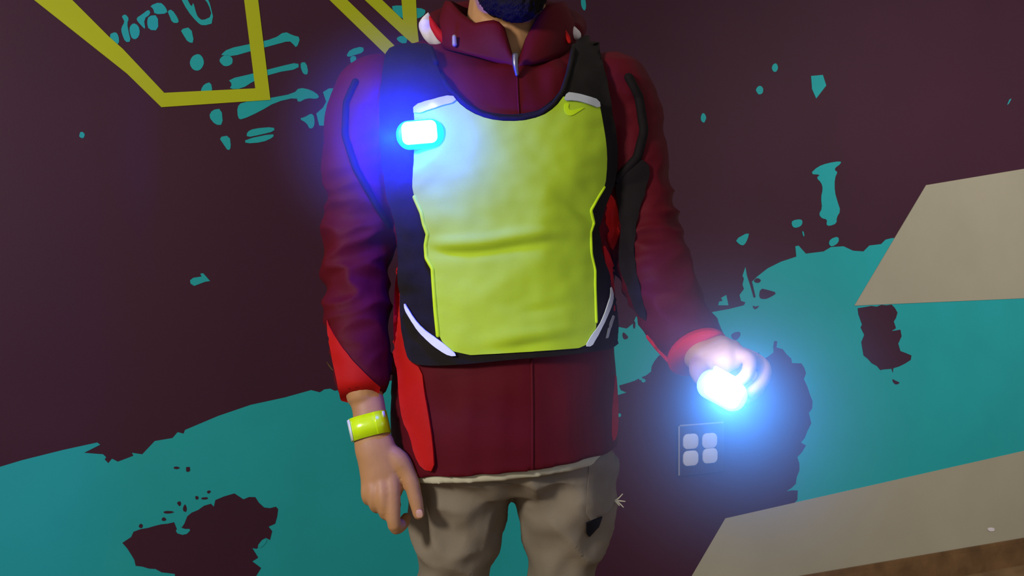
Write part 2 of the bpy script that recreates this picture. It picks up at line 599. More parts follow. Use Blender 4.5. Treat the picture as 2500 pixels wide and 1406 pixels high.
for pts in ([(1495, 375), (1545, 330), (1700, 298), (1860, 262), (1930, 213), (1985, 240), (2038, 253), (2012, 327), (1985, 297), (1962, 277),
             (1870, 302), (1700, 347), (1580, 382), (1520, 374)],
            [(1546, 538), (1720, 498), (1900, 450), (2022, 422), (2027, 467), (1870, 492), (1725, 547), (1640, 602), (1555, 604), (1575, 570)],
            [(1608, 725), (1640, 693), (1830, 665), (1990, 635), (2030, 593), (2110, 610), (2167, 650), (2150, 672), (2080, 665), (2023, 697),
             (2010, 660), (1870, 692), (1760, 757), (1640, 812), (1613, 802)]):
    paint('teal_arrow', cr(pts), 1, 'teal')
for k, (x, y, rx, ry) in enumerate([(1335, 425, 47, 58), (1535, 412, 46, 38)]):
    paint('teal_dot', cr(blob(x, y, rx, ry, 10, 0.08, k)), 1, 'teal')
for pts in ([(2038, 423), (2077, 423), (2092, 502), (2060, 507), (2040, 465)], [(1363, 605), (1385, 570), (1430, 556), (1442, 625), (1365, 625)],
            [(1415, 790), (1440, 745), (1502, 736), (1512, 847), (1460, 847)], [(1675, 895), (1720, 872), (1857, 860), (1862, 890), (1760, 915), (1673, 932)],
            [(1663, 945), (1852, 905), (1857, 930), (1780, 965), (1663, 974)], [(1483, 930), (1557, 918), (1567, 1005), (1545, 1022), (1520, 985)],
            [(2348, 377), (2375, 335), (2462, 313), (2467, 355), (2400, 375), (2365, 387)], [(2373, 383), (2417, 378), (2412, 432), (2378, 432)],
            [(2343, 557), (2390, 538), (2417, 560), (2395, 582), (2350, 577)], [(2413, 520), (2470, 495), (2475, 530), (2425, 552)],
            [(2028, 805), (2070, 793), (2110, 768), (2132, 790), (2132, 860), (2100, 877), (2080, 835)]):
    paint('teal_fleck', cr(pts), 1, 'teal')
paint('teal_splat', jag(cr([(2190, 625), (2230, 600), (2380, 585), (2650, 570), (2650, 870), (2240, 868), (2215, 852), (2165, 852), (2145, 770),
                            (2190, 730), (2212, 690)]), 1.5, 14, 2), 1, 'teal', 0)

# yellow line figures and beige panels
paint('yellow_line', [(-107, -150), (26, -150), (176, 0), (266, 90), (299, 119), (401, 227), (623, 216), (577, -150), (612, -150),
                      (630, 0), (660, 244), (394, 262), (310, 180), (83, 0)], 3, 'yellow_paint', 0)
paint('yellow_line', [(656, -150), (696, -150), (847, 0), (966, 115), (1010, 158), (985, 177), (941, 133), (804, 0)], 3, 'yellow_paint', 0)
paint('yellow_line', [(735, -150), (776, -150), (932, 0), (984, 50), (980, 0), (970, -150), (1004, -150), (1015, 0), (1018, 66), (1024, 122),
                      (985, 88), (890, 0)], 3, 'yellow_paint', 0)
paint('beige_panel', [(2260, 452), (2500, 412), (3150, 305), (3150, 702), (2500, 728), (2085, 746)], 3, 'beige', 0)
paint('beige_panel', [(1770, 1265), (2500, 1100), (3150, 953), (3150, 1200), (2500, 1322), (1980, 1416), (1700, 1460), (1655, 1462)], 3, 'beige', 0)
paint('pale_fleck', blob(2418, 1292, 9, 5, 9, 0.15, 3), 5, 'white_cloth', 1, 'small pale fleck on the beige paint')
paint('scratch', [(796, 882), (799, 884), (808, 896), (815, 905), (811, 904), (803, 895)], 1, 'wood', 0, 'thin pale scratch in the plum paint')

# four-button switch plate on the wall
sw = empty('light_switch', wall_pt(1702, 1095), 'dark glass switch plate with four pale rounded buttons on the plum wall', 'light switch')
S0 = wall_pt(1702, 1095)


def swf(p):
    return Vector(TDIR) * p.x - NRM * p.y + Vector((0, 0, p.z))


def sw_part(name, cx, cz, hx, hy, hz, r, off, mat):
    b = MB()
    b.rounded_box((hx, hy, hz), r, lambda p: swf(Vector((p.x + cx, p.y - off, p.z + cz))))
    return b.build(name, mat, sw)


PXM = 1 / 745.0
sw_part('plate', 0.012, 0.0, 0.092, 0.004, 0.084, 0.008, 0.0045, 'switch_glass')
sw_part('plate_edge', 0.012 - 0.089, 0.0, 0.0028, 0.001, 0.080, 0.0009, 0.0092, 'switch_edge')
sw_part('plate_edge', 0.012, 0.081, 0.086, 0.001, 0.0026, 0.0009, 0.0092, 'switch_edge')
for bx, by in ((1681, 1076), (1727, 1074), (1681, 1117), (1728, 1111)):
    q = wall_pt(bx, by) - S0
    sw_part('button', q.dot(TDIR), q.z, 0.0295, 0.003, 0.0245, 0.017, 0.011, 'button')

# ------------------------------------------------------------------ the person
person = empty('person', (-0.01, 1.41, 0), 'standing bearded person in maroon jacket and yellow running vest, one hand raising a lamp', 'person')


PO = Vector((-0.01, 1.41, 0))


def under(o, parent, origin=PO):
    """Parent o (built in world coordinates) to parent whose origin is given."""
    o.parent = parent
    o.location = -origin
    return o


def sub(o, parent):
    o.parent = parent           # parent already carries the shift
    return o


# --- sections of the torso: (pixel y, left px, right px, half depth, centre distance)
def section(py, l, r, b, yc=1.40, n=48, e=2.4, tilt=0.0, grow=0.0):
    a = (r - l) / 2 / F * yc + grow
    xc = ((l + r) / 2 - CX) / F * yc
    z = CAMZ - (py - CY) / F * 1.4
    out = []
    for k in range(n):
        t = 2 * math.pi * k / n
        c, s = math.cos(t), math.sin(t)
        x = xc + a * math.copysign(abs(c) ** (2 / e), c)
        y = yc + (b + grow) * math.copysign(abs(s) ** (2 / e), s)
        out.append(Vector((x, y, z + tilt * (x - xc))))
    return out


TORSO = [(66, 1080, 1395, 0.045, 1.455, 0), (84, 1030, 1415, 0.055, 1.45, 0), (110, 972, 1452, 0.068, 1.435, 0), (150, 935, 1490, 0.083, 1.425, 0),
         (200, 922, 1512, 0.110, 1.41, 0), (300, 925, 1512, 0.136, 1.40, 0), (450, 950, 1500, 0.140, 1.40, 0), (600, 975, 1488, 0.134, 1.40, 0),
         (750, 976, 1495, 0.134, 1.40, 0), (900, 962, 1500, 0.138, 1.40, 0), (1000, 956, 1504, 0.140, 1.40, 0.04), (1080, 958, 1507, 0.141, 1.40, 0.09),
         (1113, 962, 1508, 0.142, 1.40, 0.115)]


def torso_rings(grow=0.0, rows=TORSO):
    return [section(py, l, r, b, yc, 48, 2.12, t, grow) for py, l, r, b, yc, t in rows]


ARM_R = [(P(955, 215, 1.415), 0.066), (P(905, 275, 1.41), 0.069), (P(886, 400, 1.41), 0.066), (P(884, 520, 1.41), 0.062), (P(868, 640, 1.405), 0.058),
         (P(872, 740, 1.385), 0.053), (P(876, 830, 1.362), 0.050), (P(883, 900, 1.342), 0.045), (P(886, 960, 1.328), 0.036)]
ARM_L = [(P(1450, 205, 1.415), 0.066), (P(1510, 265, 1.41), 0.066), (P(1540, 400, 1.40), 0.062), (P(1562, 520, 1.395), 0.060), (P(1590, 630, 1.375), 0.057),
         (P(1624, 725, 1.33), 0.054), (P(1668, 808, 1.28), 0.049), (P(1702, 858, 1.245), 0.044)]


def jacket_wrinkle(p):
    x, y, z = p
    armw = 0.0
    q = Vector((x, y, z))
    for A in (ARM_R, ARM_L):
        dmin = min((q - c).length - r for c, r in A)
        if dmin < 0.03:
            armw = 1.0
    big = noise.noise(Vector((x * 9, y * 9, z * 16))) * 0.0045
    if armw:
        w = noise.noise(Vector((x * 13 + z * 9, y * 12, z * 30 - x * 10)))
        ridge = (0.5 - abs(w)) * 2
        elbow = math.exp(-((z - 1.18) / 0.12) ** 2)
        return big + (ridge - 0.55) * (0.002 + 0.0075 * elbow)
    low = max(0.0, min(1.0, (1.02 - z) / 0.08))
    fold = noise.noise(Vector((x * 26, y * 18, z * 4))) * 0.0035
    up = max(0.0, min(1.0, (z - 1.38) / 0.05))
    fold2 = noise.noise(Vector((x * 40, y * 20, z * 7 + 3))) * 0.0035
    return big * 0.7 + fold * low + fold2 * up


tb = MB()
tb.rings(torso_rings())
torso_guide = tb.build('guide', 'jblack', None, 0.008, 2)
torso_bvh = bvh_of(torso_guide)
bpy.data.objects.remove(torso_guide)

jb = MB()
jb.rings(torso_rings())
jb.tube([p for p, r in ARM_R], [r for p, r in ARM_R], n=24, round_ends=False)
jb.tube([p for p, r in ARM_L], [r for p, r in ARM_L], n=24, round_ends=False)
jb.ellipsoid(P(925, 245, 1.41), (0.073, 0.075, 0.072))
jb.ellipsoid(P(1492, 238, 1.41), (0.070, 0.075, 0.072))
jacket = jb.build('jacket', 'maroon', None, 0.0045, 5, jacket_wrinkle)
jacket_bvh = bvh_of(jacket)
under(jacket, person)
jacket['label'] = 'maroon nylon pullover jacket with red and black side panels'

# jacket panels
RED = [
    [(800, 772), (808, 800), (850, 868), (905, 925), (934, 950), (900, 968), (836, 989), (828, 940), (815, 880), (804, 820)],
    [(984, 642), (966, 673), (960, 731), (959, 774), (962, 828), (970, 882), (977, 905), (980, 972), (988, 1026), (1006, 1062), (1016, 1109), (1034, 1143),
     (1064, 1150), (1060, 1080), (1049, 1008), (1040, 956), (1034, 900), (1004, 880), (998, 857), (990, 760)],
    [(1465, 589), (1488, 637), (1499, 684), (1503, 760), (1498, 756), (1484, 698), (1470, 637)],
    [(1500, 900), (1505, 972), (1506, 1037), (1501, 1070), (1490, 1078), (1490, 1008), (1494, 960)],
    [(1474, 482), (1498, 476), (1517, 538), (1512, 585), (1492, 620), (1476, 560)],
]
for k, poly in enumerate(RED):
    o = sheet('red_panel', chaikin(poly, 1), on(torso_bvh, 0.0065) if k in (1, 2) else on(jacket_bvh, 0.0035), 0.005, 'red', jacket, 8, soften=4)
    o['label'] = 'bright red fabric panel'
DARK = [(1500, 440), (1560, 385), (1588, 410), (1575, 470), (1556, 530), (1548, 600), (1560, 690), (1590, 790), (1560, 770), (1530, 690), (1512, 640), (1520, 560),
        (1506, 480)]
o = sheet('black_panel', chaikin(DARK, 1), on(jacket_bvh, 0.0055), 0.007, 'jblack', jacket, 8, soften=6)
o['label'] = 'black fabric underarm panel'


def seam_tube(name, px_pts, r, mat, bvh, parent, off=0.001, guess=1.36, sub_n=10):
    b = MB()
    px_pts = [px_pts[0]] + chaikin(px_pts, 2, False) + [px_pts[-1]]
    px_pts = px_pts[::3] + [px_pts[-1]]
    pts = [cast(bvh, x, y, guess)[0] + Vector((0, -off, 0)) for x, y in px_pts]
    b.tube(pts, [r] * len(pts), n=8, steps=3)
    o = b.build(name, mat, parent)
    return o


def seam_pts(pts, k=4):
    out = []
    for i in range(len(pts) - 1):
        for s in range(k):
            t = s / k
            out.append((pts[i][0] * (1 - t) + pts[i + 1][0] * t, pts[i][1] * (1 - t) + pts[i + 1][1] * t))
    out.append(pts[-1])
    return out


seam_tube('piping', seam_pts([(868, 200), (845, 250), (842, 330), (868, 410), (915, 495), (950, 550)]), 0.0055, 'jblack', jacket_bvh, jacket)
seam_tube('piping', seam_pts([(1535, 190), (1560, 240), (1572, 320), (1556, 385), (1505, 440)]), 0.0075, 'jblack', jacket_bvh, jacket)
seam_tube('piping', seam_pts([(1582, 822), (1604, 850), (1630, 878), (1648, 896)]), 0.0035, 'red', jacket_bvh, jacket, guess=1.28)
seam_tube('zip_seam', seam_pts([(1262, 172), (1264, 230), (1268, 300)]), 0.0015, 'maroon', jacket_bvh, jacket)
seam_tube('zip_seam', seam_pts([(1298, 880), (1300, 1000), (1300, 1144)]), 0.0024, 'maroon', jacket_bvh, jacket, off=0.0)
# red cuff ring on the raised arm
cb = MB()
cd = (ARM_L[-1][0] - ARM_L[-3][0]).normalized()
cc = ARM_L[-1][0] + cd * 0.004
cb.tube([cc - cd * 0.006, cc, cc + cd * 0.004], [0.0455, 0.0465, 0.0425], n=28, steps=3, round_ends=False)
cuff = cb.build('cuff', 'red', jacket)
cuff['label'] = 'red elastic cuff edge'

# collar: a stand-up band, open in a V at the front zip
CC = Vector((P(1236, 100, 1.4).x, 1.415, 0))


def collar_pt(phi, v, out=0.0):
    f = abs(phi) / math.pi
    a, b = 0.112 + out, 0.100 + out
    zb = 1.452 + 0.040 * min(1, f * 2.2) + 0.03 * f
    if phi < 0:
        pts = [(0, 1.460), (0.035, 1.495), (0.06, 1.522), (0.10, 1.530), (0.22, 1.530), (0.33, 1.553), (0.42, 1.578), (0.6, 1.595), (1.0, 1.60)]
    else:
        pts = [(0, 1.460), (0.055, 1.504), (0.09, 1.522), (0.13, 1.542), (0.19, 1.562), (0.3, 1.575), (0.5, 1.588), (1.0, 1.60)]
    zt = pts[-1][1]
    for (f0, z0), (f1, z1) in zip(pts, pts[1:]):
        if f0 <= f <= f1:
            zt = z0 + (z1 - z0) * (f - f0) / (f1 - f0)
            break
    pr = 1.0 - 0.13 * v + 0.05 * math.sin(v * math.pi)
    ang = phi + 0.16
    wob = 0.004 * math.sin(phi * 5 + v * 3)
    return Vector((CC.x + (a + wob) * pr * math.sin(ang), CC.y - (b + wob) * pr * math.cos(ang) - 0.012 * (1 - f), zb + (zt - zb) * v))


cv, cf = [], []
NP, NV = 72, 9
for side_o in (0.0, -0.006):
    for i in range(NP + 1):
        phi = -math.pi * 0.9999 + 2 * math.pi * 0.9999 * i / NP
        for j in range(NV):
            cv.append(collar_pt(phi, j / (NV - 1), side_o))
for s in range(2):
    k0 = s * (NP + 1) * NV
    for i in range(NP):
        for j in range(NV - 1):
            a = k0 + i * NV + j
            cf.append([a, a + NV, a + NV + 1, a + 1])
kk = (NP + 1) * NV
for i in range(NP):
    a, b = i * NV + NV - 1, (i + 1) * NV + NV - 1
    cf.append([a, b, b + kk, a + kk])
    a, b = i * NV, (i + 1) * NV
    cf.append([a, b, b + kk, a + kk])
collar = mesh_obj('collar', cv, cf, 'maroon', jacket)
# folded hood behind the collar, with white trim and red piping
hb = MB()
hb.tube([P(1062, 78, 1.44), P(1075, 60, 1.50), P(1150, 45, 1.545), P(1240, 40, 1.555), P(1330, 45, 1.545), P(1392, 62, 1.50), P(1402, 78, 1.44)],
        [0.018, 0.026, 0.032, 0.034, 0.032, 0.026, 0.018], n=14)
hb.build('hood', 'maroon', jacket, 0.006, 3)
for pts, rr in (([(1046, 34), (1042, 60), (1056, 86), (1074, 100), (1088, 108)], [0.003, 0.014, 0.015, 0.012, 0.006]),
                ([(1376, 50), (1382, 66), (1394, 80), (1406, 86)], [0.004, 0.007, 0.011, 0.009])):
    b = MB()
    b.tube([P(x, y, 1.385) for x, y in pts], rr, n=12)
    o = b.build('hood_trim', 'white_cloth', jacket, 0.003, 2, lambda p: 0.0015 * noise.noise(p * 90))
    o['label'] = 'crumpled white trim'
b = MB()
b.tube([P(x, y, 1.365) for x, y in [(1050, 42), (1060, 66), (1076, 88), (1090, 102), (1096, 114)]], [0.002, 0.006, 0.0075, 0.007, 0.005], n=10)
o = b.build('piping', 'red', jacket)
o['label'] = 'red piping on hood edge'
b = MB()
b.tube([P(x, y, 1.36) for x, y in [(1380, 78), (1386, 92), (1390, 102)]], [0.003, 0.004, 0.003], n=10)
b.build('piping', 'red', jacket)
b = MB()
b.tube([P(1109, 90, 1.325), P(1110, 108, 1.325)], [0.0035, 0.004], n=10)
o = b.build('cord_toggle', 'switch_edge', jacket)
o['label'] = 'small grey drawcord toggle'
# zip pull
zb_ = MB()
z0, _ = cast(jacket_bvh, 1259, 150)
zb_.tube([P(1258, 136, 1.283), P(1258, 156, 1.281), P(1262, 182, 1.283)], [0.005, 0.0045, 0.003], n=10)
zb_.build('zip_pull', 'metal', jacket)

# --- undershirt hem
ub = MB()
ub.rings([section(1010, 975, 1490, 0.128, 1.40, 48, 2.3, 0.05), section(1110, 975, 1490, 0.130, 1.40, 48, 2.3, 0.09), section(1131, 985, 1480, 0.130, 1.40, 48, 2.3, 0.10)])
shirt = ub.build('undershirt', 'cream', None, 0.005, 2, lambda p: 0.002 * noise.noise(Vector((p.x * 30, p.y * 20, p.z * 8))))
under(shirt, person)
shirt['label'] = 'cream undershirt hem below the jacket'

# --- trousers
pb = MB()
pb.rings([section(1010, 985, 1485, 0.118, 1.405), section(1100, 985, 1492, 0.122, 1.405), section(1155, 988, 1500, 0.118, 1.405), section(1194, 1010, 1490, 0.085, 1.41, e=2.0)])
LEG_R = [(1126, 1130, 0.088), (1119, 1230, 0.083), (1110, 1310, 0.077), (1103, 1406, 0.063), (1106, 1530, 0.060), (1110, 1700, 0.062), (1112, 1900, 0.058),
         (1112, 2120, 0.056), (1112, 2290, 0.060)]
LEG_L = [(1374, 1130, 0.090), (1382, 1230, 0.080), (1380, 1310, 0.071), (1371, 1406, 0.054), (1368, 1530, 0.058), (1368, 1700, 0.062), (1370, 1900, 0.058),
         (1370, 2120, 0.056), (1370, 2290, 0.060)]
for L in (LEG_R, LEG_L):
    pb.tube([P(x, y, 1.405) for x, y, r in L], [(r, r * 1.12) for x, y, r in L], n=24, round_ends=False)
# baggy pocket bulge on the outer thigh
pb.ellipsoid(P(1460, 1222, 1.40), (0.030, 0.05, 0.070))


def pant_wrinkle(p):
    x, y, z = p
    a = noise.noise(Vector((x * 14 + z * 8, y * 10, z * 11 - x * 7)))
    b = noise.noise(Vector((x * 24 - z * 14, y * 16, z * 22)))
    return (0.5 - abs(a)) * 0.026 - 0.011 + b * 0.005


pants = pb.build('trousers', 'khaki', None, 0.0055, 4, pant_wrinkle)
pants_bvh = bvh_of(pants)
under(pants, person)
pants['label'] = 'baggy khaki trousers with a torn side pocket'
o = sheet('pocket_tear', [(1431, 1275), (1468, 1260), (1460, 1284), (1437, 1309), (1431, 1300)], on(pants_bvh, 0.003), 0.004, 'dark', pants, 8)
o['label'] = 'dark gap in the torn pocket'
o = sheet('pocket_flap', chaikin([(1440, 1090), (1495, 1070), (1502, 1180), (1496, 1236), (1470, 1256), (1430, 1272), (1432, 1200)], 1), on(pants_bvh, 0.003), 0.005, 'khaki', pants, 10, soften=2)
b = MB()
q0, _ = cast(pants_bvh, 1496, 1225)
for dx, dy in ((26, -16), (32, 2), (18, 12), (28, 16)):
    b.tube([P(1494, 1222, q0.y), P(1494 + dx * 0.5, 1222 + dy * 0.2, q0.y), P(1494 + dx, 1222 + dy, q0.y - 0.005)], [0.0016, 0.0012, 0.0008], n=6)
b.build('frayed_thread', 'cream', pants)

# --- body: one continuous skin mesh (head, neck, arms, hands, legs)
bb = MB()
HC = P(1240, -80, 1.40)
bb.ellipsoid((HC.x, 1.395, 1.668), (0.076, 0.096, 0.092), rot=None)
bb.ellipsoid((HC.x + 0.004, 1.352, 1.600), (0.060, 0.066, 0.074))
bb.ellipsoid((HC.x + 0.006, 1.322, 1.562), (0.030, 0.028, 0.030))
bb.tube([Vector((HC.x + .003, 1.312, 1.668)), Vector((HC.x + .004, 1.298, 1.640)), Vector((HC.x + .004, 1.288, 1.618))], [0.008, 0.010, 0.013], n=12)
bb.ellipsoid((HC.x + 0.017, 1.297, 1.615), (0.008, 0.010, 0.007))
bb.ellipsoid((HC.x - 0.009, 1.297, 1.615), (0.008, 0.010, 0.007))
for s in (-1, 1):
    bb.ellipsoid((HC.x + s * 0.079, 1.402, 1.640), (0.010, 0.020, 0.033))
    bb.ellipsoid((HC.x + s * 0.032, 1.316, 1.678), (0.026, 0.014, 0.008))
    bb.ellipsoid((HC.x + s * 0.042, 1.330, 1.620), (0.024, 0.022, 0.018))
bb.tube([Vector((HC.x, 1.415, 1.60)), Vector((HC.x - .003, 1.400, 1.53)), Vector((HC.x + .002, 1.402, 1.44)), Vector((HC.x - .004, 1.425, 1.36))],
        [0.062, 0.066, 0.070, 0.08], n=20)
bb.rings([section(py, l + 70, r - 70, b - 0.04, yc, 32) for py, l, r, b, yc, t in TORSO[2:]] + [section(1140, 1060, 1420, 0.06, 1.405, 32)])
bb.tube([p for p, r in ARM_R], [r - 0.018 for p, r in ARM_R[:-2]] + [0.027, 0.027], n=16)
bb.tube([p for p, r in ARM_L], [r - 0.018 for p, r in ARM_L[:-1]] + [0.025], n=16)
for L in (LEG_R, LEG_L):
    bb.tube([P(x, y, 1.405) for x, y, r in L], [(r - 0.026) for x, y, r in L[:-1]] + [0.035], n=16)


def digit(b, pts, rad):
    b.tube([P(*p) for p in pts], rad, n=12, steps=4)


# right hand of the person (hangs at the picture's left, back towards the camera)
bb.tube([P(886, 940, 1.333), P(901, 1000, 1.320), P(904, 1050, 1.312), P(916, 1095, 1.306), P(931, 1145, 1.302), P(933, 1190, 1.299), P(931, 1208, 1.299)],
        [(0.027, 0.022), (0.0255, 0.0200), (0.0265, 0.0195), (0.0310, 0.021), (0.0335, 0.020), (0.0325, 0.018), (0.028, 0.015)], n=20)
digit(bb, [(955, 1150, 1.299), (958, 1202, 1.287), (963, 1283, 1.281), (982, 1280, 1.303), (991, 1264, 1.318)], [0.012, 0.0125, 0.0105, 0.0095, 0.008])
digit(bb, [(935, 1160, 1.297), (936, 1207, 1.285), (941, 1252, 1.287), (956, 1246, 1.318), (968, 1232, 1.332)], [0.012, 0.0125, 0.0105, 0.0095, 0.008])
digit(bb, [(914, 1160, 1.299), (914, 1204, 1.290), (918, 1236, 1.295), (934, 1232, 1.325), (944, 1216, 1.338)], [0.012, 0.012, 0.010, 0.009, 0.0078])
digit(bb, [(900, 1155, 1.305), (898, 1198, 1.297), (899, 1219, 1.303), (912, 1218, 1.327), (922, 1204, 1.338)], [0.011, 0.011, 0.009, 0.008, 0.007])
digit(bb, [(938, 1100, 1.306), (974, 1126, 1.302), (1000, 1166, 1.298), (1013, 1212, 1.294), (1022, 1254, 1.292)], [0.016, 0.0170, 0.0130, 0.0112, 0.0092])
# left hand of the person (raised, closed round the lamp)
bb.tube([P(1690, 842, 1.258), P(1712, 868, 1.235), P(1735, 878, 1.226), P(1765, 868, 1.222), P(1786, 866, 1.222)],
        [(0.026, 0.024), (0.027, 0.024), (0.031, 0.024), (0.030, 0.022), (0.023, 0.018)], side=(0.35, 0, -1), n=20)
digit(bb, [(1770, 862, 1.222), (1796, 862, 1.215), (1829, 876, 1.205), (1824, 912, 1.190), (1800, 934, 1.180)], [0.012, 0.012, 0.0105, 0.0095, 0.0085])
digit(bb, [(1775, 868, 1.232), (1812, 866, 1.232), (1862, 892, 1.222), (1862, 928, 1.202), (1834, 957, 1.188)], [0.012, 0.012, 0.0105, 0.0095, 0.0085])
digit(bb, [(1772, 882, 1.240), (1806, 886, 1.246), (1852, 920, 1.244), (1850, 950, 1.226), (1824, 972, 1.208)], [0.0115, 0.0115, 0.010, 0.009, 0.008])
digit(bb, [(1760, 892, 1.246), (1788, 902, 1.256), (1826, 936, 1.256), (1824, 962, 1.240), (1802, 980, 1.224)], [0.0105, 0.0105, 0.009, 0.008, 0.0072])
digit(bb, [(1718, 880, 1.225), (1708, 900, 1.212), (1716, 922, 1.198), (1736, 934, 1.186), (1754, 938, 1.180)], [0.015, 0.0155, 0.013, 0.011, 0.0095])
body = bb.build('body', 'skin', None, 0.0027, 3)
under(body, person)


def nail(px, py, y, rx, rz, rot):
    b = MB()
    c = P(px, py, y)
    a = math.radians(rot)
    def xf(p):
        return c + Vector((p.x * math.cos(a) - p.z * math.sin(a), p.y, p.x * math.sin(a) + p.z * math.cos(a)))
    b.rounded_box((rx, 0.0012, rz), min(rx, rz) * 0.8, xf)
    o = b.build('nail', 'nail', None)
    return under(o, person)


nail(1024, 1254, 1.2826, 0.0050, 0.0062, 8)

# face details, hair, beard
for s in (-1, 1):
    b = MB()
    b.ellipsoid((HC.x + s * 0.032, 1.318, 1.660), (0.013, 0.012, 0.011))
    e = under(b.build('eye', 'eye', None), person)
    b = MB()
    b.ellipsoid((HC.x + s * 0.032, 1.3085, 1.660), (0.006, 0.003, 0.006))
    sub(b.build('iris', 'iris', None), e)
    b = MB()
    b.tube([Vector((HC.x + s * 0.014, 1.303, 1.682)), Vector((HC.x + s * 0.032, 1.302, 1.687)), Vector((HC.x + s * 0.052, 1.314, 1.682))], [0.003, 0.004, 0.002], n=8)
    under(b.build('eyebrow', 'hair', None), person)
b = MB()
b.tube([Vector((HC.x - 0.02, 1.297, 1.586)), Vector((HC.x + 0.004, 1.288, 1.588)), Vector((HC.x + 0.028, 1.297, 1.586))], [0.003, 0.006, 0.003], n=10)
under(b.build('lips', 'lip', None), person)


def fuzz(amp, sc):
    return lambda p: amp * noise.noise(p * sc) + amp * 0.6 * noise.noise(p * sc * 2.7)


b = MB()
b.ellipsoid((HC.x + 0.008, 1.318, 1.566), (0.052, 0.046, 0.034))
b.ellipsoid((HC.x + 0.014, 1.306, 1.550), (0.034, 0.034, 0.026))
for s in (-1, 1):
    b.tube([Vector((HC.x + 0.006 + s * 0.030, 1.318, 1.568)), Vector((HC.x + 0.004 + s * 0.054, 1.345, 1.596)), Vector((HC.x + s * 0.067, 1.385, 1.635))], [0.020, 0.015, 0.009], n=12)
    b.tube([Vector((HC.x + 0.004, 1.287, 1.603)), Vector((HC.x + 0.004 + s * 0.022, 1.294, 1.599)), Vector((HC.x + 0.004 + s * 0.034, 1.306, 1.578))], [0.006, 0.007, 0.007], n=10)
beard = under(b.build('beard', 'hair', None, 0.003, 1, fuzz(0.003, 130)), person)
b = MB()
b.ellipsoid((HC.x, 1.412, 1.688), (0.084, 0.096, 0.092))
hair = b.build('hair', 'hair', None, 0.004, 1, fuzz(0.004, 90))
under(hair, person)

# shoes
for L in (LEG_R, LEG_L):
    c = P(L[-1][0], 2290, 1.405)
    b = MB()
    b.tube([Vector((c.x, 1.445, 0.062)), Vector((c.x, 1.40, 0.066)), Vector((c.x, 1.31, 0.056)), Vector((c.x, 1.235, 0.046))],
           [(0.036, 0.042), (0.041, 0.046), (0.046, 0.034), (0.036, 0.024)], n=16)
    sh = under(b.build('shoe', 'shoe', None, 0.005, 2), person)
    b = MB()
    pts = []
    for k in range(24):
        t = 2 * math.pi * k / 24
        pts.append((c.x + 0.048 * math.cos(t) * (1.0 - 0.1 * math.sin(t)), 1.345 + 0.148 * math.sin(t)))
    b.rings([[Vector((x, y, z)) for x, y in pts] for z in (0.0, 0.006, 0.024, 0.028)])
    sub(b.build('sole', 'sole', None), sh)

# --- running vest
VEST = [(958, 124), (1052, 114), (1062, 150), (1085, 203), (1108, 228), (1135, 252), (1172, 273), (1215, 284), (1270, 285), (1318, 273), (1350, 250),
        (1372, 220), (1385, 180), (1395, 140), (1402, 110), (1446, 108), (1458, 150), (1470, 200), (1478, 250), (1490, 320), (1497, 400), (1492, 460),
        (1472, 500), (1463, 550), (1463, 600), (1476, 650), (1492, 690), (1501, 740), (1503, 800), (1499, 846), (1440, 858), (1350, 868), (1250, 876),
        (1150, 887), (1055, 893), (1012, 886), (1000, 840), (992, 780), (989, 700), (989, 640), (984, 560), (968, 500), (952, 420), (942, 340), (940, 250),
        (947, 180)]


def g(d, s):
    return math.exp(-(d / s) ** 2)


def vest_fold(px, py):
    """Creases of the hanging cloth, in metres."""
    r = 0.0
    cx = 600 - (px - 1050) * 0.055 + 8 * math.sin((px - 1050) / 60.0)
    w = max(0.0, min(1.0, (px - 1045) / 60)) * max(0.0, min(1.0, (1400 - px) / 130))
    r += 0.010 * g(py - cx + 8, 11) * w - 0.006 * g(py - cx - 16, 12) * w
    c2 = 842 - (px - 1250) * 0.16
    w2 = g(px - 1290, 90)
    r += 0.007 * g(py - c2 + 18, 12) * w2 - 0.004 * g(py - c2 - 4, 10) * w2
    c3 = 760 - (px - 1300) * 0.22
    r -= 0.004 * g(py - c3, 10) * g(px - 1310, 55)
    c4 = 480 + (px - 1360) * 0.75
    r -= 0.006 * g(py - c4, 12) * g(px - 1410, 60)
    c5 = 440 + (px - 1380) * 0.9
    r += 0.004 * g(py - c5, 14) * g(px - 1410, 50)
    # step where the cloth hangs off the belly: the cloth right of x = 1340 turns away
    r -= 0.012 * max(0.0, min(1.0, (px - 1325) / 110)) * g(py - 580, 200)
    # fan of folds under the clip light
    for k in range(3):
        c6 = 400 + k * 36 - (px - 1015) * 0.9
        r += 0.004 * g(py - c6, 9) * g(px - 1030, 40)
    r += 0.004 * noise.noise(Vector((px / 90, py / 70, 0))) + 0.002 * noise.noise(Vector((px / 35, py / 26, 4)))
    return r


VOFF = 0.015
vest_o = sheet('running_vest', chaikin(VEST, 2), on(torso_bvh, VOFF, vest_fold), 0.004, 'vblack', None, 9, soften=3)
under(vest_o, person)
vest_o['label'] = 'black and fluorescent yellow running vest with reflective strips'
vest_bvh = BVHTree.FromPolygons([v.co.copy() for v in vest_o.data.vertices], [list(p.vertices) for p in vest_o.data.polygons])
YEL = [(1012, 258), (1105, 234), (1130, 262), (1170, 285), (1215, 296), (1270, 297), (1320, 285), (1355, 262), (1380, 230), (1460, 248), (1470, 300), (1478, 350),
       (1480, 400), (1475, 455), (1458, 485), (1441, 512), (1447, 532), (1450, 548), (1440, 568), (1442, 620), (1452, 660), (1452, 700), (1455, 780), (1452, 808),
       (1432, 848), (1350, 855), (1250, 862), (1115, 868), (1070, 822), (1064, 760), (1058, 680), (1056, 655), (1041, 630), (1039, 600), (1045, 572), (1036, 548),
       (1030, 520), (1013, 480), (1008, 450), (1012, 400), (1015, 330)]
